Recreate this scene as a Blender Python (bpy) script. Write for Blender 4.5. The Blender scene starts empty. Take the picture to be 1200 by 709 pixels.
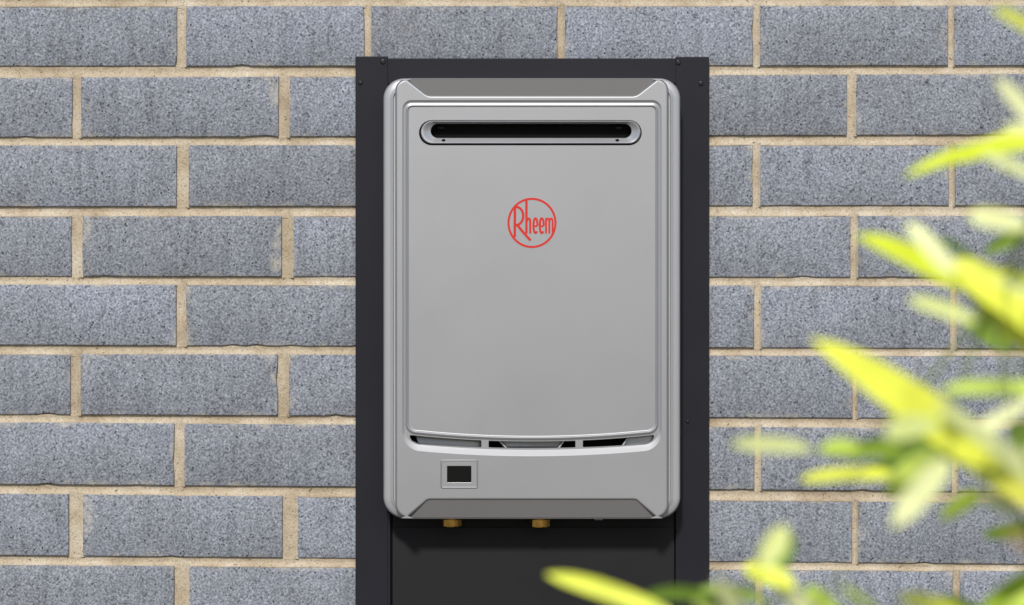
import bpy, bmesh, math, random
from mathutils import Vector, noise, geometry
random.seed(11)
R = math.radians
sc = bpy.context.scene
C = sc.collection

# ------------------------------------------------------------------ camera
D = 3.0                       # camera to brick face, metres
PX = 1.06e-3                  # one photo pixel at the brick face, metres
cam_d = bpy.data.cameras.new('camera'); cam = bpy.data.objects.new('camera', cam_d); C.objects.link(cam)
cam.location = (0, -D, 0); cam.rotation_euler = (R(90), 0, 0)
cam_d.sensor_width = 36.0
cam_d.lens = 36.0 * D / (1200 * PX)
cam_d.clip_start = 0.05; cam_d.clip_end = 3000
cam_d.dof.use_dof = True; cam_d.dof.focus_distance = D - 0.03
cam_d.dof.aperture_fstop = 8.0; cam_d.dof.aperture_blades = 0
sc.camera = cam

# ------------------------------------------------------------------ light
SUN_EL, SUN_AZ = 41.0, -9.0  # elevation; degrees to the left of the camera's back
w = bpy.data.worlds.new('World'); sc.world = w; w.use_nodes = True
nt = w.node_tree; nt.nodes.clear()
sky = nt.nodes.new('ShaderNodeTexSky'); sky.sky_type = 'NISHITA'; sky.sun_disc = False
sky.sun_elevation = R(SUN_EL); sky.sun_rotation = R(180 - SUN_AZ * -1)
sky.air_density = 1.0; sky.dust_density = 1.5; sky.ozone_density = 1.0
bg = nt.nodes.new('ShaderNodeBackground'); bg.inputs[1].default_value = 0.11
wo = nt.nodes.new('ShaderNodeOutputWorld')
nt.links.new(sky.outputs[0], bg.inputs[0]); nt.links.new(bg.outputs[0], wo.inputs[0])
sd = bpy.data.lights.new('sun', 'SUN'); sun = bpy.data.objects.new('sun', sd); C.objects.link(sun)
sd.energy = 3.8; sd.angle = R(6); sd.color = (1.0, 0.955, 0.90)
el, az = R(SUN_EL), R(SUN_AZ)
to_sun = Vector((math.sin(az) * math.cos(el), -math.cos(az) * math.cos(el), math.sin(el)))
sun.rotation_euler = to_sun.to_track_quat('Z', 'Y').to_euler()
sun.location = (-1, -3, 4)
sc.view_settings.view_transform = 'Standard'; sc.view_settings.look = 'None'
sc.view_settings.exposure = 0.0; sc.view_settings.gamma = 1.0

# ------------------------------------------------------------------ helpers
def P(px, py, y=0.0):
    """world point seen at photo pixel px,py at depth y"""
    k = (D + y) / D * PX
    return Vector(((px - 600) * k, y, (354.5 - py) * k))

def link(name, me, mat=None, parent=None, loc=None):
    o = bpy.data.objects.new(name, me); C.objects.link(o)
    if mat is not None and len(me.materials) == 0: me.materials.append(mat)
    if parent is not None: o.parent = parent
    if loc is not None: o.location = loc
    return o

def obj(name, bm, mat, parent=None, sharp=35, smooth=True):
    bmesh.ops.recalc_face_normals(bm, faces=bm.faces[:]) if getattr(bm, 'fixn', None) else None
    me = bpy.data.meshes.new(name); bm.to_mesh(me); bm.free()
    for p in me.polygons: p.use_smooth = smooth
    if smooth: me.set_sharp_from_angle(angle=R(sharp))
    return link(name, me, mat, parent)

def thing(name, label, cat, loc=(0, 0, 0), group=None):
    o = bpy.data.objects.new(name, None); C.objects.link(o); o.location = loc
    o.empty_display_size = 0.05
    o['label'] = label; o['category'] = cat
    if group: o['group'] = group
    return o

def reparent(o, root):
    """parent without moving (roots are unrotated)"""
    o.parent = root; o.location = Vector(o.location) - Vector(root.location)

def box(bm, lo, hi, bev=0.0):
    r = bmesh.ops.create_cube(bm, size=1.0)
    c = [(a + b) / 2 for a, b in zip(lo, hi)]; s = [abs(b - a) for a, b in zip(lo, hi)]
    for v in r['verts']:
        v.co = Vector((v.co[i] * s[i] + c[i] for i in range(3)))
    if bev:
        es = list({e for v in r['verts'] for e in v.link_edges})
        bmesh.ops.bevel(bm, geom=es, offset=bev, segments=2, affect='EDGES', profile=0.5)

def pbox(bm, x0, y0, x1, y1, yf, yb, bev=0.0):
    """box whose front face (at depth yf) spans photo pixels"""
    a = P(x0, y1, yf); b = P(x1, y0, yf)
    box(bm, (a.x, yf, a.z), (b.x, yb, b.z), bev)

def ring(bm, pts2, y):
    return [bm.verts.new(P(p[0], p[1], y)) for p in pts2]

def loft(bm, rings, closed=True):
    n = len(rings[0])
    for a, b in zip(rings, rings[1:]):
        for i in range(n if closed else n - 1):
            j = (i + 1) % n
            bm.faces.new((a[i], a[j], b[j], b[i]))

def inside(p, L):
    c = False; n = len(L)
    for i in range(n):
        a, b = L[i], L[(i + 1) % n]
        if (a[1] > p[1]) != (b[1] > p[1]) and p[0] < (b[0] - a[0]) * (p[1] - a[1]) / (b[1] - a[1]) + a[0]: c = not c
    return c

def fill(bm, loops):
    """flat face bounded by loops (first outer, rest holes); loops are lists of world points"""
    y = loops[0][0].y
    pts, es, L2 = [], [], []
    for L in loops:
        q = []
        for p in L:
            v = Vector((p.x, p.z)) * 1000
            if not q or (v - q[-1]).length > 0.02: q.append(v)
        if (q[0] - q[-1]).length < 0.02: q.pop()
        n0 = len(pts); pts += q; L2.append([tuple(v) for v in q])
        es += [(n0 + i, n0 + (i + 1) % len(q)) for i in range(len(q))]
    vs, _, fs, *_r = geometry.delaunay_2d_cdt(pts, es, [], 0, 1e-5)
    bv = [bm.verts.new((v.x / 1000, y, v.y / 1000)) for v in vs]
    for f in fs:
        c = sum((vs[i] for i in f), Vector((0, 0))) / len(f)
        if inside(c, L2[0]) and not any(inside(c, h) for h in L2[1:]):
            try: bf = bm.faces.new([bv[i] for i in f])
            except ValueError: continue
            bf.normal_update()
            if bf.normal.y > 0: bf.normal_flip()
    for v in bv:
        if not v.link_faces: bm.verts.remove(v)

def arc(cx, cy, r, a0, a1, n):
    return [(cx + r * math.cos(R(a0 + (a1 - a0) * i / n)), cy - r * math.sin(R(a0 + (a1 - a0) * i / n))) for i in range(n + 1)]

def fillet(verts, n=8):
    """polygon corners (x, y, r) -> rounded outline"""
    out = []; m = len(verts)
    for i in range(m):
        p = Vector(verts[i][:2]); a = Vector(verts[i - 1][:2]); b = Vector(verts[(i + 1) % m][:2]); r = verts[i][2]
        u = (a - p).normalized(); v = (b - p).normalized()
        ang = math.acos(max(-1, min(1, u.dot(v))))
        if r <= 0 or ang > R(179): out.append(tuple(p)); continue
        t = r / math.tan(ang / 2)
        s = p + u * t; e = p + v * t
        c = p + (u + v).normalized() * (r / math.sin(ang / 2))
        a0 = math.atan2(s.y - c.y, s.x - c.x); a1 = math.atan2(e.y - c.y, e.x - c.x)
        d = (a1 - a0 + math.pi) % (2 * math.pi) - math.pi
        for k in range(n + 1):
            q = a0 + d * k / n
            out.append((c.x + r * math.cos(q), c.y + r * math.sin(q)))
    return out

def offset(pts, d):
    """move a closed outline inward by d pixels"""
    n = len(pts); out = []
    area = sum(pts[i][0] * pts[(i + 1) % n][1] - pts[(i + 1) % n][0] * pts[i][1] for i in range(n))
    sg = 1 if area > 0 else -1
    for i in range(n):
        a = Vector(pts[i - 1]); p = Vector(pts[i]); b = Vector(pts[(i + 1) % n])
        e1 = (p - a).normalized() if (p - a).length > 1e-6 else (b - p).normalized()
        e2 = (b - p).normalized() if (b - p).length > 1e-6 else e1
        n1 = Vector((-e1.y, e1.x)) * sg; n2 = Vector((-e2.y, e2.x)) * sg
        m = (n1 + n2)
        m = m.normalized() if m.length > 1e-6 else n1
        k = 1 / max(0.5, m.dot(n1))
        out.append(tuple(p + m * d * k))
    return out

# ------------------------------------------------------------------ materials
def new_mat(name):
    m = bpy.data.materials.new(name); m.use_nodes = True
    b = m.node_tree.nodes['Principled BSDF']
    return m, m.node_tree, b

def N(t, kind, **kw):
    n = t.nodes.new(kind)
    for k, v in kw.items():
        if k.startswith('i_'):
            n.inputs[int(k[2:]) if k[2:].isdigit() else k[2:].replace('_', ' ')].default_value = v
        else: setattr(n, k, v)
    return n

def ramp(t, src, stops, interp='LINEAR'):
    r = t.nodes.new('ShaderNodeValToRGB'); r.color_ramp.interpolation = interp
    e = r.color_ramp.elements
    while len(e) < len(stops): e.new(0.5)
    for i, (p, c) in enumerate(stops):
        e[i].position = p; e[i].color = (*c, 1) if not isinstance(c, (int, float)) else (c, c, c, 1)
    t.links.new(src, r.inputs[0]); return r.outputs[0]

def mix(t, fac, a, b, mode='MIX'):
    m = t.nodes.new('ShaderNodeMix'); m.data_type = 'RGBA'; m.blend_type = mode
    for s, v in ((m.inputs[0], fac), (m.inputs[6], a), (m.inputs[7], b)):
        if isinstance(v, (int, float)): s.default_value = v
        elif isinstance(v, tuple): s.default_value = (*v, 1)
        else: t.links.new(v, s)
    return m.outputs[2]

def math_n(t, op, a, b=0.0):
    m = t.nodes.new('ShaderNodeMath'); m.operation = op
    for s, v in ((m.inputs[0], a), (m.inputs[1], b)):
        if isinstance(v, (int, float)): s.default_value = v
        else: t.links.new(v, s)
    return m.outputs[0]

def bump(t, h, strength, dist, b, prev=None):
    n = t.nodes.new('ShaderNodeBump'); n.inputs['Strength'].default_value = strength
    n.inputs['Distance'].default_value = dist
    t.links.new(h, n.inputs['Height'])
    if prev is not None: t.links.new(prev, n.inputs['Normal'])
    t.links.new(n.outputs[0], b.inputs['Normal']); return n.outputs[0]

def obj_coord(t, spread=40.0):
    tc = N(t, 'ShaderNodeTexCoord'); oi = N(t, 'ShaderNodeObjectInfo')
    cx = N(t, 'ShaderNodeCombineXYZ')
    s1 = math_n(t, 'MULTIPLY', oi.outputs['Random'], spread)
    t.links.new(s1, cx.inputs[0]); t.links.new(s1, cx.inputs[2])
    va = N(t, 'ShaderNodeVectorMath', operation='ADD')
    t.links.new(tc.outputs['Object'], va.inputs[0]); t.links.new(cx.outputs[0], va.inputs[1])
    mp = N(t, 'ShaderNodeMapping'); mp.inputs['Rotation'].default_value = (0.62, 0.43, 0.51)
    t.links.new(va.outputs[0], mp.inputs['Vector'])
    return mp.outputs[0], oi.outputs['Random']

def noise_t(t, vec, scale, detail=3, rough=0.55, out=0):
    n = N(t, 'ShaderNodeTexNoise'); n.inputs['Scale'].default_value = scale
    n.inputs['Detail'].default_value = detail; n.inputs['Roughness'].default_value = rough
    t.links.new(vec, n.inputs['Vector']); return n.outputs[out]

def brick_mat():
    m, t, b = new_mat('grey_brick')
    v, rnd = obj_coord(t)
    # fine sandy grain
    g = noise_t(t, v, 390, 3, 0.62)
    base = ramp(t, g, [(0.33, (0.105, 0.115, 0.134)), (0.44, (0.205, 0.222, 0.258)), (0.56, (0.285, 0.308, 0.356)), (0.69, (0.44, 0.463, 0.51))])
    # worm-like wire-cut pits
    g2 = noise_t(t, v, 190, 2, 0.5)
    pit = ramp(t, g2, [(0.30, 1.0), (0.375, 0.0)])
    base = mix(t, math_n(t, 'MULTIPLY', pit, 0.75), base, (0.085, 0.09, 0.105))
    vo = N(t, 'ShaderNodeTexVoronoi', i_Scale=150.0); t.links.new(v, vo.inputs['Vector'])
    spot = ramp(t, vo.outputs['Distance'], [(0.10, 1.0), (0.22, 0.0)])
    gate = ramp(t, noise_t(t, v, 60, 1), [(0.50, 0.0), (0.56, 1.0)])
    holes = math_n(t, 'MULTIPLY', spot, gate)
    base = mix(t, holes, base, (0.03, 0.03, 0.033))
    # pale salt flecks
    vo2 = N(t, 'ShaderNodeTexVoronoi', i_Scale=110.0); t.links.new(v, vo2.inputs['Vector'])
    fl = ramp(t, vo2.outputs['Distance'], [(0.07, 1.0), (0.14, 0.0)])
    base = mix(t, math_n(t, 'MULTIPLY', fl, 0.3), base, (0.66, 0.67, 0.70))
    # broad cloudy tone, some of it warmer
    c1 = noise_t(t, v, 14, 3, 0.6)
    tone = ramp(t, c1, [(0.30, (0.91, 0.905, 0.89)), (0.5, (0.98, 0.98, 0.98)), (0.68, (1.05, 1.06, 1.08))])
    base = mix(t, 1.0, base, tone, 'MULTIPLY')
    per = ramp(t, rnd, [(0.0, (0.77, 0.77, 0.755)), (0.45, (0.83, 0.832, 0.83)), (1.0, (0.90, 0.908, 0.925))])
    base = mix(t, 1.0, base, per, 'MULTIPLY')
    tco = N(t, 'ShaderNodeTexCoord')
    st = N(t, 'ShaderNodeMapping'); st.inputs['Scale'].default_value = (90, 90, 9); st.inputs['Rotation'].default_value = (0, 0.06, 0.4)
    sv = N(t, 'ShaderNodeVectorMath', operation='ADD'); t.links.new(tco.outputs['Object'], sv.inputs[0])
    sc_ = math_n(t, 'MULTIPLY', rnd, 13.0); cc = N(t, 'ShaderNodeCombineXYZ'); t.links.new(sc_, cc.inputs[0]); t.links.new(cc.outputs[0], sv.inputs[1])
    t.links.new(sv.outputs[0], st.inputs['Vector'])
    # mortar smears along the arrises
    sp = N(t, 'ShaderNodeSeparateXYZ'); t.links.new(tco.outputs['Object'], sp.inputs[0])
    ez = ramp(t, math_n(t, 'ABSOLUTE', sp.outputs[2]), [(0.0, 0.0), (1.0, 1.0)])
    ez = N(t, 'ShaderNodeMapRange', i_1=0.0310, i_2=0.0372); t.links.new(math_n(t, 'ABSOLUTE', sp.outputs[2]), ez.inputs[0])
    ex = N(t, 'ShaderNodeMapRange', i_1=0.1060, i_2=0.1150); t.links.new(math_n(t, 'ABSOLUTE', sp.outputs[0]), ex.inputs[0])
    edge = math_n(t, 'MAXIMUM', ez.outputs[0], ex.outputs[0])
    sm = math_n(t, 'MULTIPLY', edge, ramp(t, noise_t(t, v, 38, 4, 0.65), [(0.50, 0.0), (0.66, 1.0)]))
    base = mix(t, math_n(t, 'MULTIPLY', sm, 0.5), base, (0.50, 0.46, 0.38))
    blot = ramp(t, noise_t(t, v, 11, 4, 0.7), [(0.62, 0.0), (0.74, 0.22)])
    base = mix(t, blot, base, (0.17, 0.16, 0.145))
    streak = ramp(t, noise_t(t, st.outputs[0], 1.0, 2), [(0.33, 0.84), (0.46, 1.0)])
    base = mix(t, 1.0, base, streak, 'MULTIPLY')
    t.links.new(base, b.inputs['Base Color'])
    b.inputs['Roughness'].default_value = 0.88; b.inputs['Specular IOR Level'].default_value = 0.3
    h = math_n(t, 'SUBTRACT', g, math_n(t, 'ADD', math_n(t, 'MULTIPLY', pit, 0.35), math_n(t, 'MULTIPLY', holes, 0.8)))
    bump(t, h, 0.55, 0.0012, b)
    return m

def mortar_mat():
    m, t, b = new_mat('sand_mortar')
    v, _r = obj_coord(t)
    g = noise_t(t, v, 420, 3, 0.6); c = noise_t(t, v, 22, 4, 0.6)
    base = ramp(t, c, [(0.3, (0.32, 0.26, 0.18)), (0.5, (0.42, 0.355, 0.26)), (0.7, (0.50, 0.445, 0.355))])
    gr = ramp(t, g, [(0.33, 0.62), (0.45, 0.95), (0.62, 1.08)])
    base = mix(t, 1.0, base, gr, 'MULTIPLY')
    dk = ramp(t, noise_t(t, v, 170, 2), [(0.27, 1.0), (0.31, 0.0)])
    base = mix(t, dk, base, (0.16, 0.11, 0.07))
    t.links.new(base, b.inputs['Base Color']); b.inputs['Roughness'].default_value = 0.95
    b.inputs['Specular IOR Level'].default_value = 0.2
    bump(t, g, 0.6, 0.0012, b)
    return m

def paint(name, col, rough, metal=0.0, spec=0.5, vary=0.0, bumpy=0.0, scale=700, coat=0.0):
    m, t, b = new_mat(name)
    tc = N(t, 'ShaderNodeTexCoord'); v = tc.outputs['Object']
    n1 = noise_t(t, v, 9, 4, 0.6)
    k = ramp(t, n1, [(0.3, 1 - vary), (0.7, 1 + vary)])
    t.links.new(mix(t, 1.0, col, k, 'MULTIPLY'), b.inputs['Base Color'])
    r = N(t, 'ShaderNodeMapRange'); t.links.new(n1, r.inputs[0])
    r.inputs[3].default_value = rough - 0.04; r.inputs[4].default_value = rough + 0.05
    t.links.new(r.outputs[0], b.inputs['Roughness'])
    b.inputs['Metallic'].default_value = metal; b.inputs['Specular IOR Level'].default_value = spec
    if coat: b.inputs['Coat Weight'].default_value = coat; b.inputs['Coat Roughness'].default_value = 0.2
    if bumpy:
        bump(t, noise_t(t, v, scale, 2), bumpy, 0.0003, b)
    return m

M = {}
M['brick'] = brick_mat()
M['mortar'] = mortar_mat()
M['charcoal'] = paint('charcoal_powder_coat', (0.0115, 0.0115, 0.0165), 0.5, 0, 0.18, 0.10, 0.25, 900)
M['charcoal_panel'] = paint('charcoal_panel_coat', (0.0102, 0.010, 0.0112), 0.55, 0, 0.15, 0.16, 0.25, 900)
M['black'] = paint('black_inside', (0.004, 0.004, 0.004), 0.7, 0, 0.1)
M['silver'] = paint('silver_metallic_paint', (0.335, 0.343, 0.358), 0.45, 0.72, 0.5, 0.012, 0.06, 1500)
M['silver_lit'] = paint('silver_lit_copy', (0.42, 0.426, 0.44), 0.42, 0.45, 0.5, 0.01)  # cover silver, lightened and less metallic: brightness of the side bands put into colour
M['silver_gloss'] = paint('silver_trim_paint', (0.48, 0.487, 0.50), 0.32, 0.65, 0.5, 0.01)
M['taupe'] = paint('dark_silver_cap', (0.132, 0.130, 0.130), 0.65, 0.0, 0.12, 0.01)
M['steel'] = paint('inner_steel', (0.24, 0.25, 0.27), 0.35, 0.8, 0.5, 0.03)
M['brass'] = paint('brass', (0.55, 0.32, 0.08), 0.28, 1.0, 0.5, 0.12)
M['screw'] = paint('screw_black', (0.015, 0.015, 0.017), 0.35, 0.3, 0.5)
M['screen'] = paint('display_glass', (0.008, 0.008, 0.008), 0.2, 0, 0.08)
M['red'] = paint('logo_red', (0.50, 0.022, 0.014), 0.5, 0, 0.3)

def leaf_mat(name, c_lo, c_hi, trans):
    m, t, b = new_mat(name)
    v, rnd = obj_coord(t)
    col = ramp(t, rnd, [(0.0, c_lo), (1.0, c_hi)])
    n1 = ramp(t, noise_t(t, v, 60, 3), [(0.3, 0.85), (0.7, 1.1)])
    col = mix(t, 1.0, col, n1, 'MULTIPLY')
    t.links.new(col, b.inputs['Base Color']); b.inputs['Roughness'].default_value = 0.45
    b.inputs['Specular IOR Level'].default_value = 0.35
    tr = N(t, 'ShaderNodeBsdfTranslucent'); t.links.new(col, tr.inputs[0])
    ms = N(t, 'ShaderNodeMixShader'); ms.inputs[0].default_value = trans
    t.links.new(b.outputs[0], ms.inputs[1]); t.links.new(tr.outputs[0], ms.inputs[2])
    t.links.new(ms.outputs[0], t.nodes['Material Output'].inputs[0])
    return m
M['leaf_y'] = leaf_mat('leaf_young_yellow', (0.64, 0.75, 0.03), (0.80, 0.83, 0.10), 0.10)
M['leaf_l'] = leaf_mat('leaf_lime', (0.40, 0.56, 0.05), (0.56, 0.70, 0.12), 0.15)
M['leaf_p'] = leaf_mat('leaf_pale', (0.68, 0.76, 0.26), (0.80, 0.83, 0.45), 0.12)
M['leaf_g'] = leaf_mat('leaf_green', (0.16, 0.27, 0.035), (0.34, 0.48, 0.04), 0.3)
M['leaf_b'] = leaf_mat('leaf_dry', (0.38, 0.25, 0.09), (0.50, 0.35, 0.16), 0.2)
M['stem'] = paint('cane_green', (0.14, 0.20, 0.04), 0.5, 0, 0.3, 0.2)

def ground_mat():
    m, t, b = new_mat('ground_soil')
    tc = N(t, 'ShaderNodeTexCoord'); v = tc.outputs['Object']
    base = ramp(t, noise_t(t, v, 3, 8, 0.65), [(0.3, (0.10, 0.09, 0.075)), (0.7, (0.22, 0.20, 0.17))])
    t.links.new(base, b.inputs['Base Color']); b.inputs['Roughness'].default_value = 0.95
    bump(t, noise_t(t, v, 60, 5), 0.5, 0.01, b)
    return m
M['ground'] = ground_mat()

# ------------------------------------------------------------------ ground
GZ = -1.25
bm = bmesh.new()
bmesh.ops.create_grid(bm, x_segments=40, y_segments=40, size=600)
for v in bm.verts: v.co.z = GZ
g = obj('ground', bm, M['ground']); g['kind'] = 'structure'

# ------------------------------------------------------------------ brick wall
wall = thing('brick_wall', 'blue-grey brick wall with recessed cream mortar joints behind the water heater', 'wall', (0, 0, GZ))
PITCH_Y = 82.1
rows = {  # top, bottom at x=200, then at x=1000; joints as (right edge of brick, left edge of next)
 0: (7, 77.5, 6.5, 77, [(207.5, 218), (427, 435), (653, 661.5), (882.5, 890.5), (1111, 1118)]),
 1: (90, 160.5, 87, 158.5, [(85, 95), (326.5, 339), (555, 564), (768, 777), (992.6, 1003)]),
 2: (170, 242, 169.5, 241, [(207, 221), (436, 445), (655, 664), (882, 890.5), (1112, 1118.5)]),
 3: (253, 324, 252.5, 325, [(84, 96.5), (330, 343), (557, 566), (770, 779), (996.6, 1005)]),
 4: (333.5, 405, 334.5, 408, [(206.5, 218), (438, 447), (657, 666), (883.5, 892), (1113.5, 1121)]),
 5: (415, 486.5, 416.5, 490, [(82.6, 94.5), (325.5, 338.5), (557, 566), (770, 779), (999, 1005)]),
 6: (496, 569, 501, 575, [(204, 216), (436, 445), (656, 665), (884, 892), (1115.5, 1123)]),
 7: (580, 652.5, 587, 659.5, [(80.5, 97), (331, 348), (560, 569), (772, 781), (998.5, 1005)]),
 8: (663, 735, 668, 741, [(204, 221), (436, 447), (657, 666), (885, 893), (1116.5, 1125)]),
}
for r in (-1, -2, -3):
    src = rows[r + 2]; dy = -2 * PITCH_Y
    rows[r] = tuple(s + dy - (0.5 if r == -1 else 0) for s in src[:4]) + ([(a + random.uniform(-3, 3), b + random.uniform(-2, 3)) for a, b in src[4]],)
for r in (9, 10, 11):
    src = rows[r - 2]; dy = 2 * PITCH_Y + 1
    rows[r] = tuple(s + dy for s in src[:4]) + ([(a + random.uniform(-3, 3), b + random.uniform(-2, 3)) for a, b in src[4]],)
for r in rows:
    J = rows[r][4][:]
    while J[0][0] > -330: J.insert(0, (J[0][0] - 228, J[0][1] - 228))
    while J[-1][0] < 1530: J.append((J[-1][0] + 227.5, J[-1][1] + 227.5))
    rows[r] = rows[r][:4] + (J,)
def row_y(r, x, which):
    t = (x - 200) / 800.0
    a, b = rows[r][which], rows[r][which + 2]
    return a + (b - a) * t

def brick_mesh(x0, x1, r, dy, seed):
    """irregular fired brick: jittered front outline, rounded arris, body behind"""
    bm = bmesh.new()
    pts = []
    step = 13.0
    def side(a, b):
        n = max(2, int((Vector(b) - Vector(a)).length / step))
        return [(a[0] + (b[0] - a[0]) * i / n, a[1] + (b[1] - a[1]) * i / n) for i in range(n)]
    cs = [(x0, row_y(r, x0, 0)), (x1, row_y(r, x1, 0)), (x1, row_y(r, x1, 1)), (x0, row_y(r, x0, 1))]
    for i in range(4): pts += side(cs[i], cs[(i + 1) % 4])
    # arris wobble and the odd chip
    out = []
    rnd = random.Random(seed)
    cx, cy = (x0 + x1) / 2, (cs[0][1] + cs[2][1]) / 2
    for p in pts:
        n = noise.noise(Vector((p[0] * 0.03 + seed, p[1] * 0.03, seed * 0.7)))
        n2 = noise.noise(Vector((p[0] * 0.12, p[1] * 0.12, seed * 1.7)))
        d = n * 0.18 + n2 * 0.36
        if rnd.random() < 0.055: d += rnd.uniform(0.6, 1.9)
        v = Vector((cx - p[0], cy - p[1])); v = Vector((v.x / abs(x1 - x0), v.y / 72.0))
        if abs(v.x) > abs(v.y): q = (p[0] + math.copysign(d, v.x), p[1])
        else: q = (p[0], p[1] + math.copysign(d, v.y))
        out.append(q)
    f0 = out; f1 = offset(out, 0.45); f2 = offset(out, 1.2)
    yb = 0.045
    ra = [P(p[0], p[1], dy + 0.0012) for p in f0]
    org = P(cx, cy, 0)
    loops = [[Vector((a.x, yb, a.z)) for a in ra], ra, [P(p[0], p[1], dy + 0.0004) for p in f1], [P(p[0], p[1], dy) for p in f2]]
    vs = [[bm.verts.new(p - org) for p in L] for L in loops]
    loft(bm, vs)
    bm.faces.new(vs[-1])
    bmesh.ops.recalc_face_normals(bm, faces=bm.faces[:])
    me = bpy.data.meshes.new('brick'); bm.to_mesh(me); bm.free()
    for p in me.polygons: p.use_smooth = True
    me.set_sharp_from_angle(angle=R(60))
    me.materials.append(M['brick'])
    return me, org

seed = 0
for r in sorted(rows):
    J = rows[r][4]
    for (a, b), (c, d) in zip(J, J[1:]):
        seed += 1
        x0, x1 = b, c
        if r >= 1 and x0 > 425 and x1 < 822: continue      # wholly behind the steel frame
        dy = random.uniform(-0.0009, 0.0007)
        me, org = brick_mesh(x0, x1, r, dy, seed)
        o = link('brick', me, None, wall, org - Vector(wall.location))

# horizontal joints: recessed under the brick above, brought out to the brick below
def strip(bm, path, prof, seed, amp=0.0005, joints=None):
    """path: list of (px, py, dirx, diry) ; prof: list of (t, depth) across; returns"""
    prev = None
    for (p0, p1) in path:
        vs = []
        for t, dp in prof:
            x = p0[0] + (p1[0] - p0[0]) * t; y = p0[1] + (p1[1] - p0[1]) * t
            if joints and t > 0.5:      # run back into the perpend below instead of bridging it
                w_ = max([max(0.0, min(1.0, 1.4 - abs(x - (a + b) / 2) / max(3.0, (b - a) / 2) )) for a, b in joints] + [0.0])
                w_ = min(1.0, w_ * 1.6)
                dp = dp + (max(dp, 0.0030) - dp) * w_
            n = noise.noise(Vector((x * 0.05 + seed, y * 0.11, 3.1))) * amp + noise.noise(Vector((x * 0.3 + seed, y * 0.3, 9.1))) * amp * 0.6
            vs.append(bm.verts.new(P(x, y, dp + n)))
        if prev: 
            for i in range(len(vs) - 1): bm.faces.new((prev[i], prev[i + 1], vs[i + 1], vs[i]))
        prev = vs
bm = bmesh.new()
rr = sorted(rows)
HP = [(-0.25, 0.0068), (0.0, 0.0028), (0.12, 0.0030), (0.35, 0.0036), (0.55, 0.0036), (0.72, 0.0028), (0.88, 0.0012), (1.0, 0.0004), (1.1, 0.0003), (1.25, 0.0030)]
for a, b in zip(rr, rr[1:]):
    path = []
    x = -340
    while x <= 1540:
        ya, yb_ = row_y(a, x, 1), row_y(b, x, 0)
        wob = noise.noise(Vector((x * 0.02, a * 5.0, 0))) * 0.7
        path.append(((x, ya + wob * 0.3), (x, yb_ + wob)))
        x += 3.0
    strip(bm, path, HP, a * 7.3, joints=[j for j in rows[b][4]])
VP = [(-0.25, 0.0060), (0.0, 0.0034), (0.18, 0.0032), (0.5, 0.0032), (0.78, 0.0026), (0.92, 0.0010), (1.03, 0.0004), (1.25, 0.0040)]
for r in rr:
    for (a, b) in rows[r][4]:
        y0, y1 = row_y(r, a, 0) - 3.0, row_y(r, a, 1) + 1.2
        path = []; y = y1
        while y >= y0:
            wob = noise.noise(Vector((a, y * 0.06, 5))) * 0.6
            path.append(((a + wob, y), (b + wob, y))); y -= 3.0
        strip(bm, path, VP, a * 0.37 + r)
bmesh.ops.recalc_face_normals(bm, faces=bm.faces[:])
mo = obj('mortar', bm, M['mortar'], None, sharp=80); reparent(mo, wall)

# courses out of view, down to the ground and up a little: joined
bm = bmesh.new()
def plain_row(zt, zb, off):
    x = -1.75 + off
    while x < 1.75:
        box(bm, (x, 0.0, zb), (x + 0.231, 0.045, zt)); x += 0.2405
bot = P(0, row_y(11, 600, 1)).z - 0.010; k = 0
while bot > GZ + 0.02:
    plain_row(bot, bot - 0.0765, 0.12 * (k % 2)); bot -= 0.087; k += 1
top = P(0, row_y(-3, 600, 0)).z + 0.010; k = 0
while top < 0.95:
    plain_row(top + 0.0765, top, 0.12 * (k % 2)); top += 0.087; k += 1
oc = obj('outer_brick_courses', bm, M['brick'], None, smooth=False); oc['kind'] = 'stuff'; reparent(oc, wall)
bm = bmesh.new(); box(bm, (-1.76, 0.007, GZ - 0.05), (1.76, 0.11, 0.95))
o = obj('wall_core', bm, M['mortar'], None, smooth=False); reparent(o, wall)

# ------------------------------------------------------------------ steel recess frame
FR = thing('steel_recess_box', 'charcoal steel recess frame and lower cover panel fixed to the brick wall round the heater', 'recess box', (P(623, 0).x, 0, P(0, 1080).z))
def fpart(name, bm, mat, parent=FR, **kw):
    o = obj(name, bm, mat, None, **kw)
    reparent(o, parent) if parent is FR else None
    return o
BOT = 1080
bm = bmesh.new(); pbox(bm, 416.5, 66, 454.5, BOT, -0.0085, 0.0005, 0.0007); 
pbox(bm, 454.0, 108, 457.5, BOT, -0.0078, 0.0005, 0.0006)
fpart('side_flange', bm, M['charcoal'], smooth=False)
bm = bmesh.new(); pbox(bm, 791.8, 66.5, 831.0, BOT, -0.0085, 0.0005, 0.0007)
fpart('side_flange', bm, M['charcoal'], smooth=False)
bm = bmesh.new(); pbox(bm, 452.5, 68.3, 793.5, 98, -0.0072, 0.0004, 0.0007)
fpart('top_flange', bm, M['charcoal'], smooth=False)
bm = bmesh.new(); pbox(bm, 455.5, BOT - 28, 793.8, BOT - 0.5, -0.0070, 0.0004, 0.0007)
fpart('bottom_flange', bm, M['charcoal'])
bm = bmesh.new(); pbox(bm, 440, 80, 805, BOT - 4, -0.0012, 0.0003)
fpart('back_panel', bm, M['black'])
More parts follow.
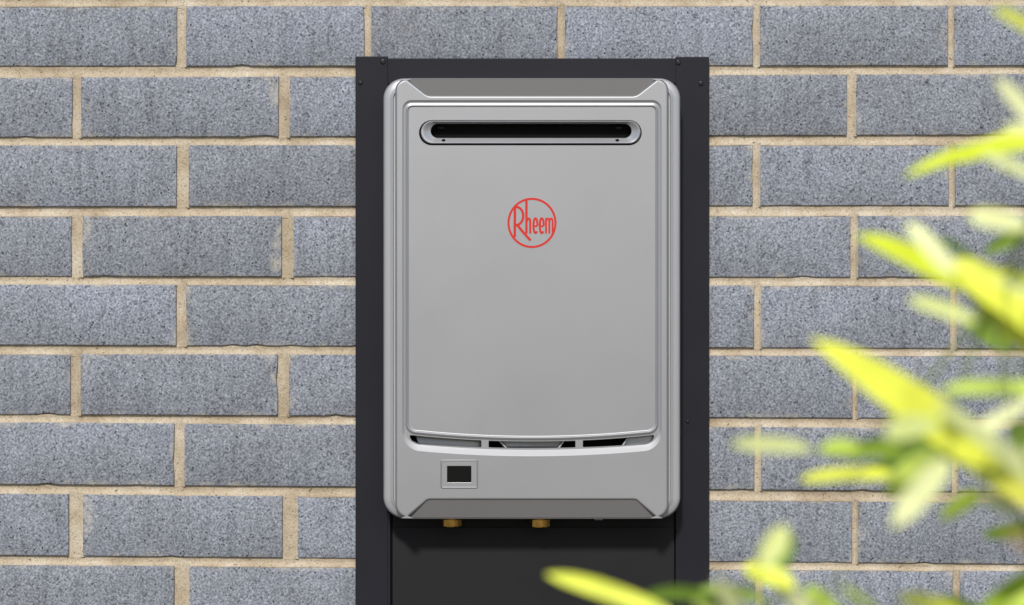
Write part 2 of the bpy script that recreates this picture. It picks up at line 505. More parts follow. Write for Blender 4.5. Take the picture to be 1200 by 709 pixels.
# cover panel with a folded-back top edge
bm = bmesh.new()
prof = [(1050, -0.0062), (619.5, -0.0062), (618.0, -0.0058), (617.2, -0.0050), (606, -0.0026), (598, -0.0024)]
L = [bm.verts.new(P(460.3, p, y)) for p, y in prof]; Rr = [bm.verts.new(P(789.8, p, y)) for p, y in prof]
for i in range(len(prof) - 1): bm.faces.new((L[i], Rr[i], Rr[i + 1], L[i + 1]))
e = [(L[i], L[i + 1]) for i in range(len(prof) - 1)]
for side in (L, Rr):
    back = [bm.verts.new(Vector((v.co.x, -0.0014, v.co.z))) for v in side]
    for i in range(len(prof) - 1): bm.faces.new((side[i], side[i + 1], back[i + 1], back[i]))
bmesh.ops.recalc_face_normals(bm, faces=bm.faces[:])
fpart('cover_panel', bm, M['charcoal_panel'], sharp=15)

def screw(px, py, y, rpx, parent, root):
    bm = bmesh.new(); n = 20; rings = []
    for rr_, dy in ((1.0, 0.0), (1.0, -0.0005), (0.85, -0.0011), (0.55, -0.0015), (0.42, -0.0015), (0.36, -0.0008), (0.0001, -0.0008)):
        rings.append([bm.verts.new(Vector((math.cos(2 * math.pi * i / n) * rr_ * rpx * PX, dy, math.sin(2 * math.pi * i / n) * rr_ * rpx * PX))) for i in range(n)])
    loft(bm, rings); bmesh.ops.recalc_face_normals(bm, faces=bm.faces[:])
    o = obj('screw', bm, M['screw'], None, sharp=40); o.location = P(px, py, y); reparent(o, root)
    return o
for px, py, y, r_ in ((448.8, 72.2, -0.0086, 3.2), (422.3, 97, -0.0086, 2.7), (795, 73.2, -0.0086, 3.0), (821.5, 97.7, -0.0086, 3.0), (806, 494, -0.0086, 2.0)):
    screw(px, py, y, r_, None, FR)

# ------------------------------------------------------------------ water heater
YF = -0.062                               # front face of the cover
CXH = 623.25
H = thing('water_heater', 'silver tankless gas water heater with red round logo mounted in the charcoal frame', 'water heater', (P(CXH, 0).x, -0.03, P(0, 607).z))
def hpart(name, bm, mat, parent=None, **kw):
    bmesh.ops.translate(bm, verts=bm.verts[:], vec=-Vector(H.location))
    o = obj(name, bm, mat, parent or H, **kw)
    return o
def mir(v): return [(2 * CXH - x, y, r) for x, y, r in reversed(v)]
# side shell
out = fillet([(449.3, 92, 24), (2 * CXH - 449.3, 92, 24), (2 * CXH - 449.3, 607.3, 25), (449.3, 607.3, 25)], 12)
bm = bmesh.new()
rg = []
r0 = [P(p[0], p[1], -0.038) for p in out]
rg.append([bm.verts.new(Vector((v.x, -0.0095, v.z))) for v in r0])
for ins, y in ((0.0, -0.038), (0.4, -0.0460), (1.3, -0.0494), (2.4, -0.0506), (6.5, -0.0515), (9.2, -0.0526), (10.2, -0.0540), (11.0, -0.0543), (11.6, -0.0538), (12.3, -0.0518), (14.5, -0.0516), (17, -0.0514)):
    rg.append(ring(bm, offset(out, ins) if ins else out, y))
loft(bm, rg); bmesh.ops.recalc_face_normals(bm, faces=bm.faces[:])
hpart('side_shell', bm, M['silver_lit'], sharp=50)
bm = bmesh.new(); a = P(470, 596, -0.0098); b_ = P(777, 104, -0.0098)
box(bm, (a.x, -0.0098, a.z), (b_.x, -0.0012, b_.z)); hpart('back_plate', bm, M['black'], smooth=False)
bm = bmesh.new()
pbox(bm, 462, 100, 785, 600, -0.0415, -0.0120); hpart('combustion_chassis', bm, M['black'], smooth=False)

# front cover outline with the corner lobes
lob_t = [(463.2, 93.0, 13), (477.0, 92.6, 5.5), (501.5, 111.5, 13)]
lob_b = [(501.5, 586.3, 8), (477.3, 607.2, 4), (463.2, 607.0, 16)]
outline = lob_t + mir(lob_t) + [(2 * CXH - x, y, r) for x, y, r in reversed(lob_b)] + lob_b
# order: top-left lobe -> right lobe -> bottom right -> bottom left
outline = lob_t + [(2 * CXH - x, y, r) for x, y, r in reversed(lob_t)] + [(2 * CXH - x, y, r) for x, y, r in reversed(lob_b)] + lob_b
ol = fillet(outline, 10)
bm = bmesh.new()
rg = [ring(bm, ol, -0.043), ring(bm, ol, -0.0575), ring(bm, offset(ol, 0.35), -0.0596), ring(bm, offset(ol, 1.0), -0.0610), ring(bm, offset(ol, 1.9), -0.0618), ring(bm, offset(ol, 3.0), YF)]
loft(bm, rg)
def rrect(x0, x1, yt, ye, sag, rt, rb, n=10):
    """rounded rectangle with a bottom edge bowing down by sag; constant point count"""
    pts = []
    pts += arc(x0 + rt, yt + rt, rt, 180, 90, n)
    for i in range(1, 12): pts.append((x0 + rt + (x1 - x0 - 2 * rt) * i / 12, yt))
    pts += arc(x1 - rt, yt + rt, rt, 90, 0, n)
    for i in range(1, 12): pts.append((x1, yt + rt + (ye - rb - yt - rt) * i / 12))
    pts += arc(x1 - rb, ye - rb, rb, 0, -78, n)
    cx, hw = (x0 + x1) / 2, (x1 - x0) / 2 - rb * 0.8
    m = 40
    for i in range(1, m):
        u = 1 - 2 * i / m
        pts.append((cx + hw * u, ye - 0.4 + sag * (1 - u * u)))
    pts += arc(x0 + rb, ye - rb, rb, -102, -180, n)
    for i in range(1, 12): pts.append((x0, ye - rb + (yt + rt - ye + rb) * i / 12))
    return pts
G0 = rrect(471.2, 775.5, 117.2, 527.0, 6.6, 11, 22)
prof = [  # x0, x1, yt, ye, sag, rt, rb, depth behind the face
 (471.2, 775.5, 117.2, 528.8, 6.2, 11, 23, 0.0),
 (471.8, 774.9, 117.8, 527.8, 6.2, 10.5, 22.5, 0.0002),
 (473.4, 773.3, 119.4, 522.4, 6.2, 9, 20, 0.0010),
 (474.0, 772.7, 120.0, 521.6, 6.0, 8.5, 19.5, 0.0012)]
ridge = [
 (474.9, 771.9, 121.0, 509.6, 7.2, 7.5, 13, 0.0012),
 (475.4, 771.4, 121.6, 508.9, 7.2, 7.2, 12.6, 0.0010),
 (476.4, 770.4, 122.8, 507.4, 7.2, 6.4, 12, 0.0001),
 (476.9, 769.9, 123.3, 506.6, 7.2, 6.2, 11.5, -0.0001),
 (477.6, 769.2, 124.0, 505.8, 7.2, 5.8, 11, 0.0001),
 (478.5, 768.3, 124.9, 504.8, 7.2, 5.2, 10.5, 0.0011),
 (479.2, 767.6, 125.6, 504.0, 7.2, 5, 10, 0.0013)]
def prings(bm, lst): return [ring(bm, rrect(*q[:7]), YF + q[7]) for q in lst]
fl0 = [P(p[0], p[1], YF) for p in offset(ol, 3.0)]
fill(bm, [fl0, [P(p[0], p[1], YF) for p in rrect(*prof[0][:7])]])
loft(bm, prings(bm, prof)); loft(bm, prings(bm, ridge))
def slot_loop(x0, x1, lr, rr_):
    """vent slot following the bowed lower edge; lr/rr_: long outer corner on left/right"""
    def ytop(x): return 509.6 + 7.6 * (1 - ((x - CXH) / 143.0) ** 2)
    def ybot(x): return 519.6 + 5.8 * (1 - ((x - CXH) / 143.0) ** 2)
    n = 14; pts = []
    for i in range(n + 1):
        x = x0 + (x1 - x0) * i / n; pts.append((x, ytop(x)))
    if rr_: pts += [(x1 + 1.0, ytop(x1) + 1.0), (x1 + 0.6, ytop(x1) + 3.5), (x1 - 1.5, ytop(x1) + 7), (x1 - 5, ybot(x1 - 5) - 1.6)]
    else: pts += [(x1 + 0.8, ytop(x1) + 1.0), (x1 + 0.8, ybot(x1) - 1.0)]
    xs, xe = (x1 - (9 if rr_ else 0)), (x0 + (9 if lr else 0))
    for i in range(n + 1):
        x = xs + (xe - xs) * i / n; pts.append((x, ybot(x)))
    if lr: pts += [(x0 + 5, ybot(x0 + 5) - 1.6), (x0 + 1.5, ytop(x0) + 7), (x0 - 0.6, ytop(x0) + 3.5), (x0 - 1.0, ytop(x0) + 1.0)]
    else: pts += [(x0 - 0.8, ybot(x0) - 1.0), (x0 - 0.8, ytop(x0) + 1.0)]
    return pts
slots = [slot_loop(481, 563.5, True, False), slot_loop(573.2, 673.8, False, False), slot_loop(683.6, 765.8, False, True)]
yfl = YF + 0.0012
fill(bm, [[P(p[0], p[1], yfl) for p in rrect(*prof[-1][:7])], [P(p[0], p[1], yfl) for p in rrect(*ridge[0][:7])]] + [[P(p[0], p[1], yfl) for p in s] for s in slots])
for s in slots:
    loft(bm, [ring(bm, s, yfl), ring(bm, offset(s, 0.4), yfl + 0.0006), ring(bm, offset(s, 0.5), yfl + 0.004)])
yp = YF + 0.0013
def stadium(x0, x1, y0, y1, n=16):
    r_ = (y1 - y0) / 2; cy = (y0 + y1) / 2
    p = arc(x0 + r_, cy, r_, 270, 90, n); m = 12
    p += [(x0 + r_ + (x1 - x0 - 2 * r_) * i / m, y0) for i in range(1, m)]
    p += arc(x1 - r_, cy, r_, 90, -90, n)
    p += [(x1 - r_ - (x1 - x0 - 2 * r_) * i / m, y1) for i in range(1, m)]
    return p
hole = stadium(490.8, 752.2, 140.6, 170.6)
fill(bm, [[P(p[0], p[1], yp) for p in rrect(*ridge[-1][:7])], [P(p[0], p[1], yp) for p in hole]])
loft(bm, [ring(bm, hole, yp), ring(bm, offset(hole, 0.35), yp + 0.0004), ring(bm, offset(hole, 0.6), yp + 0.006)])
bmesh.ops.recalc_face_normals(bm, faces=bm.faces[:])
for f in bm.faces:      # flat fills must face the viewer
    if abs(f.normal.y) > 0.999 and f.normal.y > 0: f.normal_flip()
cover = hpart('front_cover', bm, M['silver'], sharp=28)

# darker end caps between the corner lobes
def cap(name, y_out, y_in, sgn):
    bm = bmesh.new()
    xo0, xi0 = (477.5 if sgn > 0 else 474.5), 497.0
    def rg_(dpy, yy): 
        pts = fillet([(xo0, y_out + 0.0, 1), (2 * CXH - xo0, y_out, 1), (2 * CXH - xi0, y_in, 1), (xi0, y_in, 1)], 3)
        return pts
    pts = rg_(0, 0)
    def dep(p, back=0.0):
        t = (p[1] - y_out) / (y_in - y_out)
        return -0.0565 - 0.0040 * t + back
    a = [bm.verts.new(P(p[0], p[1], dep(p, 0.006))) for p in pts]
    b = [bm.verts.new(P(p[0], p[1], dep(p, 0.0006))) for p in pts]
    q = offset(pts, 0.5)
    c = [bm.verts.new(P(p[0], p[1], dep(p))) for p in q]
    loft(bm, [a, b, c]); bm.faces.new(c)
    bmesh.ops.recalc_face_normals(bm, faces=bm.faces[:])
    return hpart(name, bm, M['taupe'], sharp=30)
cap('top_cap', 91.6, 114.0, 1)
cap('bottom_cap', 607.0, 583.8, -1)
bm = bmesh.new(); pbox(bm, 484, 606.2, 2 * CXH - 484, 608.0, -0.052, -0.030, 0.0003); hpart('bottom_lip', bm, M['silver_gloss'])

# flue outlet
bm = bmesh.new()
o1 = stadium(493.0, 750.8, 141.6, 168.4); sl = stadium(504.6, 740.2, 145.2, 161.7)
def blend(a, b, t): return [(p[0] + (q[0] - p[0]) * t, p[1] + (q[1] - p[1]) * t) for p, q in zip(a, b)]
rg = [ring(bm, o1, yp + 0.006), ring(bm, o1, yp + 0.0004)]
for t, dz in ((0.07, -0.0010), (0.16, -0.0014), (0.28, -0.0008), (0.5, 0.0008), (0.72, 0.0026), (0.9, 0.0036), (1.0, 0.0044)):
    rg.append(ring(bm, blend(o1, sl, t), yp + dz))
rg.append(ring(bm, sl, yp + 0.0060))
loft(bm, rg); bmesh.ops.recalc_face_normals(bm, faces=bm.faces[:])
ft = hpart('flue_trim', bm, M['silver_gloss'], sharp=45)
bm = bmesh.new()
rg = [ring(bm, offset(sl, -0.2), yp + 0.0058), ring(bm, offset(sl, 0.2), yp + 0.016)]
loft(bm, rg); bm.faces.new(rg[-1]); bmesh.ops.recalc_face_normals(bm, faces=bm.faces[:])
hpart('flue_opening', bm, M['black'], ft, sharp=30)
def dome(name, px, py, y, r_, mat, parent, flat=0.6):
    bm = bmesh.new(); bmesh.ops.create_uvsphere(bm, u_segments=16, v_segments=8, radius=r_ * PX)
    for v in bm.verts: v.co.y *= flat; v.co += P(px, py, y)
    return hpart(name, bm, mat, parent)
for x in (519.8, 723.4):
    dome('drain_hole', x, 165.2, yp + 0.0012, 2.4, M['black'], ft)
for x in (517.5, 725.5):
    bm = bmesh.new(); pbox(bm, x - 4, 148.5, x + 3, 151.2, yp + 0.011, yp + 0.015, 0.0005); hpart('baffle_tab', bm, M['charcoal'], ft)

# metal seen through the lower vents
def guide(x0t, x1t, x0b, x1b, y, slope=0.0):
    bm = bmesh.new()
    a = [P(x0t, 506, y), P(x1t, 506, y), P(x1b, 533, y - slope), P(x0b, 533, y - slope)]
    vs = [bm.verts.new(p) for p in a]; vb = [bm.verts.new(p + Vector((0, 0.004, 0))) for p in a]
    bm.faces.new(vs); bm.faces.new(list(reversed(vb)))
    for i in range(4): bm.faces.new((vs[i], vs[(i + 1) % 4], vb[(i + 1) % 4], vb[i]))
    bmesh.ops.recalc_face_normals(bm, faces=bm.faces[:])
    bmesh.ops.bevel(bm, geom=bm.edges[:], offset=0.0019, segments=3, affect='EDGES', profile=0.5)
    hpart('air_guide', bm, M['steel'])
guide(576, 667, 597, 651, -0.0505)
guide(738, 774, 725, 774, -0.0510)
guide(485, 567, 492, 567, -0.0445, 0.003)

for x0, x1, t0, t1 in ((583.5, 596.5, 514.5, 528.5), (662.0, 652.5, 514.5, 528.5), (736.5, 727.0, 512.0, 526.5)):  # thin pale rods added as the slanted glints of light on the guides
    bm = bmesh.new(); a = P(x0, t0, -0.0535); b2 = P(x1, t1, -0.0535)
    d_ = (b2 - a).normalized(); s_ = d_.cross(Vector((0, 1, 0))).normalized(); rgs = []
    for q in (a, a.lerp(b2, 0.5), b2):
        rgs.append([bm.verts.new(q + (s_ * math.cos(R(k)) + Vector((0, 1, 0)) * math.sin(R(k))) * 0.00125) for k in range(0, 360, 36)])
    loft(bm, rgs); bm.faces.new(rgs[0]); bm.faces.new(rgs[-1])
    bmesh.ops.recalc_face_normals(bm, faces=bm.faces[:])
    hpart('guide_glint', bm, M['silver_lit'], sharp=60)

# display window
bm = bmesh.new()
dfr = fillet([(516.2, 538.6, 2.5), (560.2, 538.6, 2.5), (560.2, 572.6, 2.5), (516.2, 572.6, 2.5)], 6)
rg = [ring(bm, dfr, YF - 0.0001), ring(bm, offset(dfr, 0.5), YF - 0.0008), ring(bm, offset(dfr, 0.95), YF - 0.0009), ring(bm, offset(dfr, 1.5), YF - 0.0004), ring(bm, offset(dfr, 2.2), YF - 0.0003)]
loft(bm, rg); 
dsp = fillet([(523.6, 545.8, 0.8), (552.6, 545.8, 0.8), (552.6, 565.6, 0.8), (523.6, 565.6, 0.8)], 6)
loft(bm, [ring(bm, offset(dfr, 2.2), YF - 0.0003), ring(bm, dsp, YF - 0.0003)])
loft(bm, [ring(bm, dsp, YF - 0.0003), ring(bm, offset(dsp, 0.35), YF - 0.00015)])
bmesh.ops.recalc_face_normals(bm, faces=bm.faces[:])
dpn = hpart('display_frame', bm, M['silver'], sharp=25)
bm = bmesh.new(); pbox(bm, 523.9, 546.0, 552.3, 565.4, YF - 0.00022, YF + 0.0002); hpart('display', bm, M['screen'], dpn, smooth=False)

# logo: ring and letters as thin raised enamel strokes
YL = yp - 0.00025
def stroke(bm, pts, wd, y, closed=False):
    n = len(pts); Ls, Rs = [], []
    for i, p in enumerate(pts):
        a = Vector(pts[i - 1] if (i > 0 or closed) else p); b = Vector(pts[(i + 1) % n] if (i < n - 1 or closed) else p)
        d = (b - a).normalized(); nn = Vector((-d.y, d.x))
        ww = wd / 2
        Ls.append((p[0] + nn.x * ww, p[1] + nn.y * ww)); Rs.append((p[0] - nn.x * ww, p[1] - nn.y * ww))
    lf = [bm.verts.new(P(q[0], q[1], y)) for q in Ls]; rf = [bm.verts.new(P(q[0], q[1], y)) for q in Rs]
    lb = [bm.verts.new(P(q[0], q[1], yp + 0.0001)) for q in Ls]; rb = [bm.verts.new(P(q[0], q[1], yp + 0.0001)) for q in Rs]
    m = n if closed else n - 1
    for i in range(m):
        j = (i + 1) % n
        bm.faces.new((lf[i], lf[j], rf[j], rf[i])); bm.faces.new((lb[i], lb[j], lf[j], lf[i])); bm.faces.new((rf[i], rf[j], rb[j], rb[i]))
    if not closed:
        bm.faces.new((lf[0], rf[0], rb[0], lb[0])); bm.faces.new((lf[-1], lb[-1], rb[-1], rf[-1]))
def letter(strokes, parent, k):
    bm = bmesh.new()
    for i, (pts, wd) in enumerate(strokes): stroke(bm, pts, wd, YL - 0.00003 * (i + 1) - 0.00004 * (k % 2))
    bmesh.ops.recalc_face_normals(bm, faces=bm.faces[:])
    return hpart('letter', bm, M['red'], parent, smooth=False)
LX, LY = 623.4, 261.2
bm = bmesh.new()
stroke(bm, [(LX + 27.5 * math.cos(2 * math.pi * i / 96), LY + 28.2 * math.sin(2 * math.pi * i / 96)) for i in range(96)], 2.5, YL, True)
bmesh.ops.recalc_face_normals(bm, faces=bm.faces[:])
logo = hpart('logo_ring', bm, M['red'], smooth=False)
bowl = [(602.6, 242.2), (605, 242.4)] + [(605 + 8.2 * math.sin(R(a)), 253.0 - 10.6 * math.cos(R(a))) for a in range(10, 175, 12)] + [(604.0, 264.2)]
letter([([(603.4, 241.0), (603.2, 277.8)], 3.0), (bowl, 2.8), ([(605.5, 262.8), (613, 272.0), (621.8, 281.8)], 3.0)], logo, 0)
def hump(x0, x1, y0, yb, wd):  # arch of h / m
    cx, rx = (x0 + x1) / 2, (x1 - x0) / 2
    return ([(x0 + rx - rx * math.cos(R(a)), y0 + 3.2 - 3.2 * math.sin(R(a))) for a in range(0, 181, 20)] + [(x1, yb)], wd)
letter([([(616.9, 233.2), (616.9, 273.6)], 2.8), hump(617.6, 621.3, 256.0, 273.6, 2.5)], logo, 1)
def e_(x0, x1):
    cx, rx = (x0 + x1) / 2, (x1 - x0) / 2; cy, ry = 264.4, 8.6
    pts = [(x0 + 0.5, cy + 0.6), (x1, cy + 0.6)] 
    arcp = [(cx + rx * math.cos(R(a)), cy - ry * (1 if abs(math.sin(R(a))) < 2 else 1) * math.copysign(abs(math.sin(R(a))) ** 0.8, math.sin(R(a)))) for a in range(0, 316, 15)]
    return [(arcp, 2.5), (pts, 2.0)]
letter(e_(625.2, 629.8), logo, 0)
letter(e_(632.6, 637.2), logo, 1)
letter([([(639.9, 255.4), (639.9, 273.6)], 2.2), hump(640.2, 643.7, 256.0, 273.6, 2.1), hump(644.1, 647.6, 256.0, 273.6, 2.1)], logo, 0)

# brass connections and a small drain nub under the body
def fitting(cx, wpx, ybot, y):
    bm = bmesh.new(); n = 24
    prof_ = [(0.72, 594), (0.72, 607.0), (0.74, 608.2), (1.0, 608.6), (1.0, ybot - 1.0), (0.93, ybot - 0.1), (0.62, ybot), (0.60, ybot - 3), (0.02, ybot - 3)]
    rg = []
    c0 = P(cx, 0, y).x
    for rr_, py in prof_:
        z = P(0, py, y).z; rw = wpx / 2 * PX * (D + y) / D
        vs = []
        for i in range(n):
            a_ = 2 * math.pi * i / n
            k = 1.0
            if rr_ == 1.0:  # hexagonal band
                s = (a_ + R(10)) % R(60) - R(30); k = math.cos(R(30)) / math.cos(s) * 1.08
            vs.append(bm.verts.new(Vector((c0 + math.cos(a_) * rw * rr_ * k, y + math.sin(a_) * rw * rr_ * k, z))))
        rg.append(vs)
    loft(bm, rg); bmesh.ops.recalc_face_normals(bm, faces=bm.faces[:])
    hpart('pipe_fitting', bm, M['brass'], sharp=20)
fitting(529, 24, 616.8, -0.030); fitting(632.5, 23.5, 617.4, -0.030)
bm = bmesh.new(); pbox(bm, 696.5, 604, 707, 609.8, -0.034, -0.024, 0.0012); hpart('drain_plug', bm, M['steel'])

# ------------------------------------------------------------------ foliage close to the camera
def leaf_mesh(base, tip, wd, droop, roll, seed):
    """lanceolate leaf, creased at the midrib and bending along its length; built about its base"""
    ax = tip - base; Ln = ax.length; ax.normalize()
    view = Vector((-0.1, -1, 0.7)).normalized()
    side = ax.cross(view).normalized(); up = side.cross(ax).normalized()
    cr, sr = math.cos(roll), math.sin(roll)
    side, up = side * cr + up * sr, up * cr - side * sr
    bm = bmesh.new(); n = 14; prev = None
    for i in range(n + 1):
        t = i / n
        ww = wd / 2 * (max(0.0, 1 - abs(2 * t ** 0.92 - 1) ** 2.9) ** 0.72 if 0 < t < 1 else 0.0)
        ww = max(ww, wd * 0.03)
        bend = droop * 4 * t * (1 - t) * Ln
        c = ax * Ln * t + Vector((0, 0, 1)) * bend
        tw = 0.25 * math.sin(t * 2.2 + seed)
        s2 = side * math.cos(tw) + up * math.sin(tw); u2 = up * math.cos(tw) - side * math.sin(tw)
        vs = [bm.verts.new(c + s2 * ww * k + u2 * ww * 0.28 * abs(k) ** 1.0) for k in (-1, -0.5, 0, 0.5, 1)]
        if prev:
            for k in range(4): bm.faces.new((prev[k], prev[k + 1], vs[k + 1], vs[k]))
        prev = vs
    me = bpy.data.meshes.new('leaf'); bm.to_mesh(me); bm.free()
    for p in me.polygons: p.use_smooth = True
    return me

def tube(bm, pts, r0, r1, n=8):
    rg = []
    for i, p in enumerate(pts):
        d = (pts[min(i + 1, len(pts) - 1)] - pts[max(i - 1, 0)]).normalized()
        s = d.cross(Vector((0.3, 1, 0.1))).normalized(); u = s.cross(d)
        r_ = r0 + (r1 - r0) * i / (len(pts) - 1)
        rg.append([bm.verts.new(p + s * math.cos(2 * math.pi * k / n) * r_ + u * math.sin(2 * math.pi * k / n) * r_) for k in range(n)])
    loft(bm, rg); bm.faces.new(rg[-1])

def smooth_path(pts, m=8):
    out = []
    q = [pts[0]] + pts + [pts[-1]]
    for i in range(1, len(q) - 2):
        for k in range(m):
            t = k / m
            p0, p1, p2, p3 = q[i - 1], q[i], q[i + 1], q[i + 2]
            out.append(0.5 * ((2 * p1) + (p2 - p0) * t + (2 * p0 - 5 * p1 + 4 * p2 - p3) * t * t + (3 * p1 - p0 - 3 * p2 + p3) * t ** 3))
    out.append(pts[-1]); return out

def W(px, py, d): return P(px, py, d - D)          # d = distance from the camera plane
SPX = lambda d: PX * d / D

def plant(name, label, cat, root_xy, canes, leaves, extra):
    root = thing(name, label, cat, (root_xy[0], root_xy[1], GZ))
    nodes = []
    for cane in canes:
        pts = [Vector((root_xy[0] + cane[0][0], root_xy[1] + cane[0][1], GZ))] + [W(*p) for p in cane[1:]]
        pts = [pts[0], pts[0].lerp(pts[1], 0.45), pts[0].lerp(pts[1], 0.85)] + pts[1:]
        sp = smooth_path(pts, 8)
        bm = bmesh.new(); tube(bm, sp, 0.0035, 0.0010)
        bmesh.ops.recalc_face_normals(bm, faces=bm.faces[:])
        o = obj('cane', bm, M['stem'], None); reparent(o, root)
        nodes += sp[8:]
    tw = bmesh.new()
    for i, (bx, by, tx, ty, wpx, d, kind, dr, roll) in enumerate(leaves):
        b = W(bx, by, d); t = W(tx, ty, d + random.uniform(-0.05, 0.03))
        me = leaf_mesh(b, t, wpx * SPX(d) * (0.82 if kind == 'p' else 0.95), dr, roll, i)
        o = link('leaf', me, M['leaf_' + kind], None, b); reparent(o, root)
        c = min(nodes, key=lambda q: (q - b).length)
        m = (b + c) / 2 + Vector((0, 0, -0.006)); back = b - (t - b).normalized() * 0.0001
        tube(tw, smooth_path([c, m, back], 4), 0.0011, 0.0006, 5)
    for i in range(extra):                            # leaves beyond the frame, on the canes
        c = random.choice([q for q in nodes if q.z < W(0, 760, 1.1).z or q.x > W(1260, 0, 1.1).x])
        az_ = random.uniform(0, 2 * math.pi)
        dirv = Vector((math.cos(az_), math.sin(az_), random.uniform(-0.1, 0.4))).normalized()
        b = c + dirv * 0.008; t = b + dirv * random.uniform(0.045, 0.085)
        k = PX * D / (D + b.y) / PX
        # keep them out of the picture
        pxs = [600 + q.x / (PX * (q.y + D) / D) for q in (b, t)]; pys = [354.5 - q.z / (PX * (q.y + D) / D) for q in (b, t)]
        if any(x < 1240 and y < 790 for x, y in zip(pxs, pys)): continue
        me = leaf_mesh(b, t, random.uniform(0.008, 0.013), 0.05, random.uniform(-0.5, 0.5), i)
        o = link('leaf', me, M[random.choice(['leaf_y', 'leaf_g', 'leaf_g', 'leaf_p'])], None, b); reparent(o, root)
        tube(tw, [c, b], 0.0010, 0.0006, 5)
    bmesh.ops.recalc_face_normals(tw, faces=tw.faces[:])
    o = obj('twigs', tw, M['stem'], None); o['kind'] = 'stuff'; reparent(o, root)
    return root

y_, p_, g_, b_k, l_ = 'y', 'p', 'g', 'b', 'l'
right_leaves = [
 # base px,py -> tip px,py, width px, distance, kind, droop, roll
 (1245, 60, 1163, 12, 27, 1.02, y_, 0.02, 0.1),
 (1222, 150, 1168, 92, 24, 0.98, p_, 0.00, 0.2),
 (1240, 165, 1174, 146, 24, 0.95, p_, 0.02, 0.0),
 (1225, 168, 1060, 207, 30, 1.02, y_, 0.05, 0.0),
 (1245, 150, 1122, 190, 26, 1.08, y_, 0.04, 0.2),
 (1250, 232, 1150, 182, 28, 0.96, p_, 0.03, -0.1),
 (1205, 268, 1134, 252, 30, 0.90, p_, 0.02, 0.1),
 (1222, 262, 1152, 297, 20, 1.18, g_, 0.02, 0.5),
 (1135, 338, 1003, 277, 33, 1.02, y_, 0.03, 0.0),
 (1118, 322, 1062, 260, 28, 0.92, p_, 0.00, 0.1),
 (1175, 335, 1098, 280, 26, 1.08, g_, 0.02, 0.2),
 (1232, 400, 1112, 305, 54, 0.98, y_, 0.03, 0.0),
 (1240, 345, 1150, 322, 26, 1.10, y_, 0.03, 0.1),
 (1248, 440, 1140, 352, 30, 1.00, y_, 0.02, 0.0),
 (1240, 358, 1166, 328, 26, 0.93, p_, 0.02, 0.0),
 (1250, 300, 1184, 262, 26, 1.02, y_, 0.02, 0.0),
 (1235, 515, 1188, 540, 22, 0.95, p_, 0.02, 0.0),
 (1240, 395, 1172, 398, 24, 1.06, l_, 0.02, 0.0),
 (1145, 378, 1064, 350, 22, 0.93, p_, 0.02, 0.2),
 (1185, 410, 1130, 372, 26, 1.2, g_, 0.02, 0.3),
 (1290, 640, 951, 397, 58, 0.97, y_, 0.015, 0.0),
 (1232, 580, 1092, 474, 38, 0.92, p_, 0.02, 0.1),
 (1245, 462, 1102, 459, 30, 0.96, l_, 0.02, 0.0),
 (1140, 512, 1215, 468, 24, 0.93, p_, 0.02, 0.2),
 (1102, 496, 1038, 514, 42, 0.90, p_, 0.03, 0.0),
 (952, 526, 856, 521, 25, 1.00, p_, 0.01, 0.1),
 (1060, 528, 960, 529, 20, 1.06, g_, 0.02, 0.2),
 (1008, 522, 960, 528, 22, 0.97, l_, 0.02, 0.0),
 (1110, 522, 990, 532, 24, 1.12, g_, 0.03, 0.3),
 (1050, 558, 938, 562, 25, 1.02, y_, 0.02, 0.0),
 (1125, 520, 1010, 557, 22, 1.10, g_, 0.03, 0.2),
 (1102, 530, 1038, 580, 34, 1.00, l_, 0.02, 0.0),
 (1112, 540, 1046, 618, 36, 0.89, p_, 0.02, 0.1),
 (1130, 500, 1085, 545, 34, 1.12, g_, 0.02, 0.3),
 (1152, 578, 1102, 608, 25, 1.00, l_, 0.02, 0.2),
 (1144, 582, 1196, 606, 26, 0.96, p_, 0.03, 0.0),
 (1222, 655, 1180, 624, 14, 0.70, b_k, 0.02, 0.2),
 (1230, 610, 1172, 568, 14, 0.62, b_k, 0.02, 0.2),
 (1240, 540, 1182, 500, 40, 1.15, g_, 0.02, 0.2),
 (1240, 620, 1150, 628, 20, 1.25, g_, 0.02, 0.4),
]
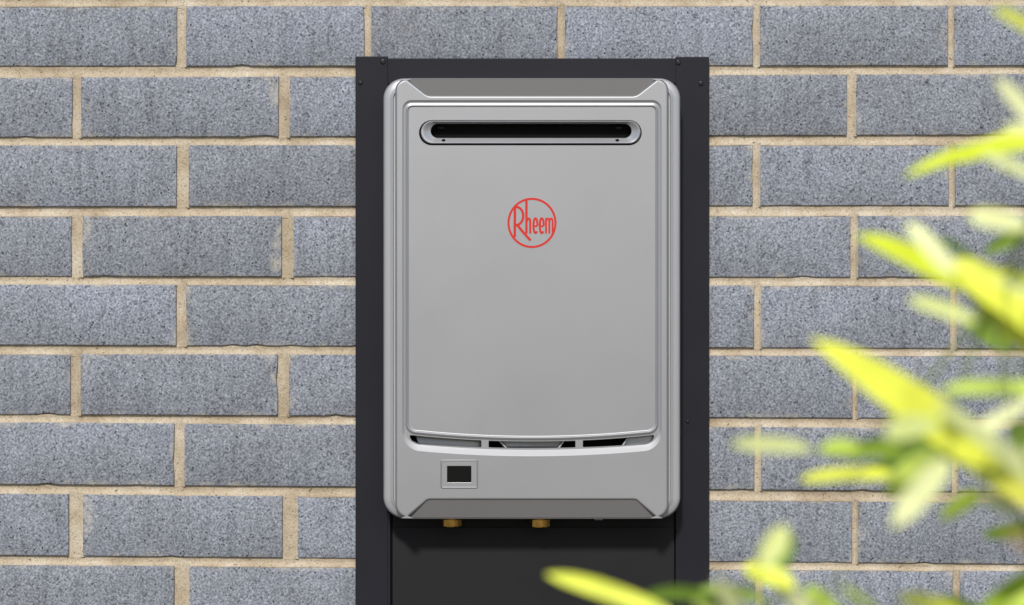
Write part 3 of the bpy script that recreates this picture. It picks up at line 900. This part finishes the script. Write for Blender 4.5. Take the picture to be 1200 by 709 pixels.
low_leaves = [
 (800, 730, 640, 673, 23, 0.98, y_, 0.03, 0.0),
 (862, 716, 740, 706, 18, 1.14, g_, 0.09, 0.4),
 (900, 704, 812, 692, 15, 1.12, g_, 0.06, 0.3),
 (894, 664, 922, 616, 34, 0.94, p_, 0.00, 0.1),
 (906, 676, 930, 626, 22, 1.02, g_, 0.00, 0.1),
 (932, 690, 872, 664, 28, 1.00, y_, 0.02, 0.0),
 (872, 730, 838, 676, 26, 0.92, p_, 0.0, 0.2),
 (985, 742, 910, 690, 28, 0.98, p_, 0.02, 0.1),
 (958, 716, 990, 668, 26, 0.94, l_, 0.0, 0.1),
 (986, 730, 942, 688, 25, 0.98, l_, 0.02, 0.1),
 (1040, 732, 984, 690, 26, 0.97, l_, 0.02, 0.1),
 (1140, 726, 1052, 702, 26, 1.00, y_, 0.02, 0.1),
 (1165, 735, 1100, 700, 24, 1.10, g_, 0.02, 0.1),
 (1150, 730, 1228, 670, 40, 1.00, g_, 0.03, 0.1),
 (1170, 736, 1235, 690, 34, 0.98, l_, 0.02, 0.1),
 (850, 738, 812, 706, 26, 1.02, l_, 0.02, 0.3),
 (812, 740, 770, 712, 24, 1.05, g_, 0.02, 0.3),
]
cr_x = W(1260, 0, 1.05).x
plant('bamboo_plant', 'tall yellow-green leafy plant at right edge, in front of the bricks', 'plant', (cr_x + 0.02, -1.95),
      [[(0, 0), (1275, 760, 1.05), (1235, 560, 1.05), (1240, 330, 1.06), (1255, 120, 1.07), (1270, -30, 1.08)],
       [(0.02, 0.02), (1300, 800, 1.08), (1190, 600, 1.08), (1130, 530, 1.08)],
       [(-0.01, 0.02), (1300, 820, 1.1), (1262, 500, 1.08), (1190, 370, 1.06), (1160, 345, 1.05)]],
      right_leaves, 70)
low_x = W(960, 0, 1.08).x
plant('low_shrub', 'low bright green shoots along the bottom edge, one leaf across the black panel', 'shrub', (low_x, -1.93),
      [[(0, 0), (965, 900, 1.08), (950, 790, 1.06), (925, 690, 1.05)],
       [(-0.02, 0.01), (930, 900, 1.08), (860, 780, 1.05), (806, 728, 1.02)],
       [(0.02, 0.01), (1040, 900, 1.08), (1120, 790, 1.06), (1150, 738, 1.04)]],
      low_leaves, 45)
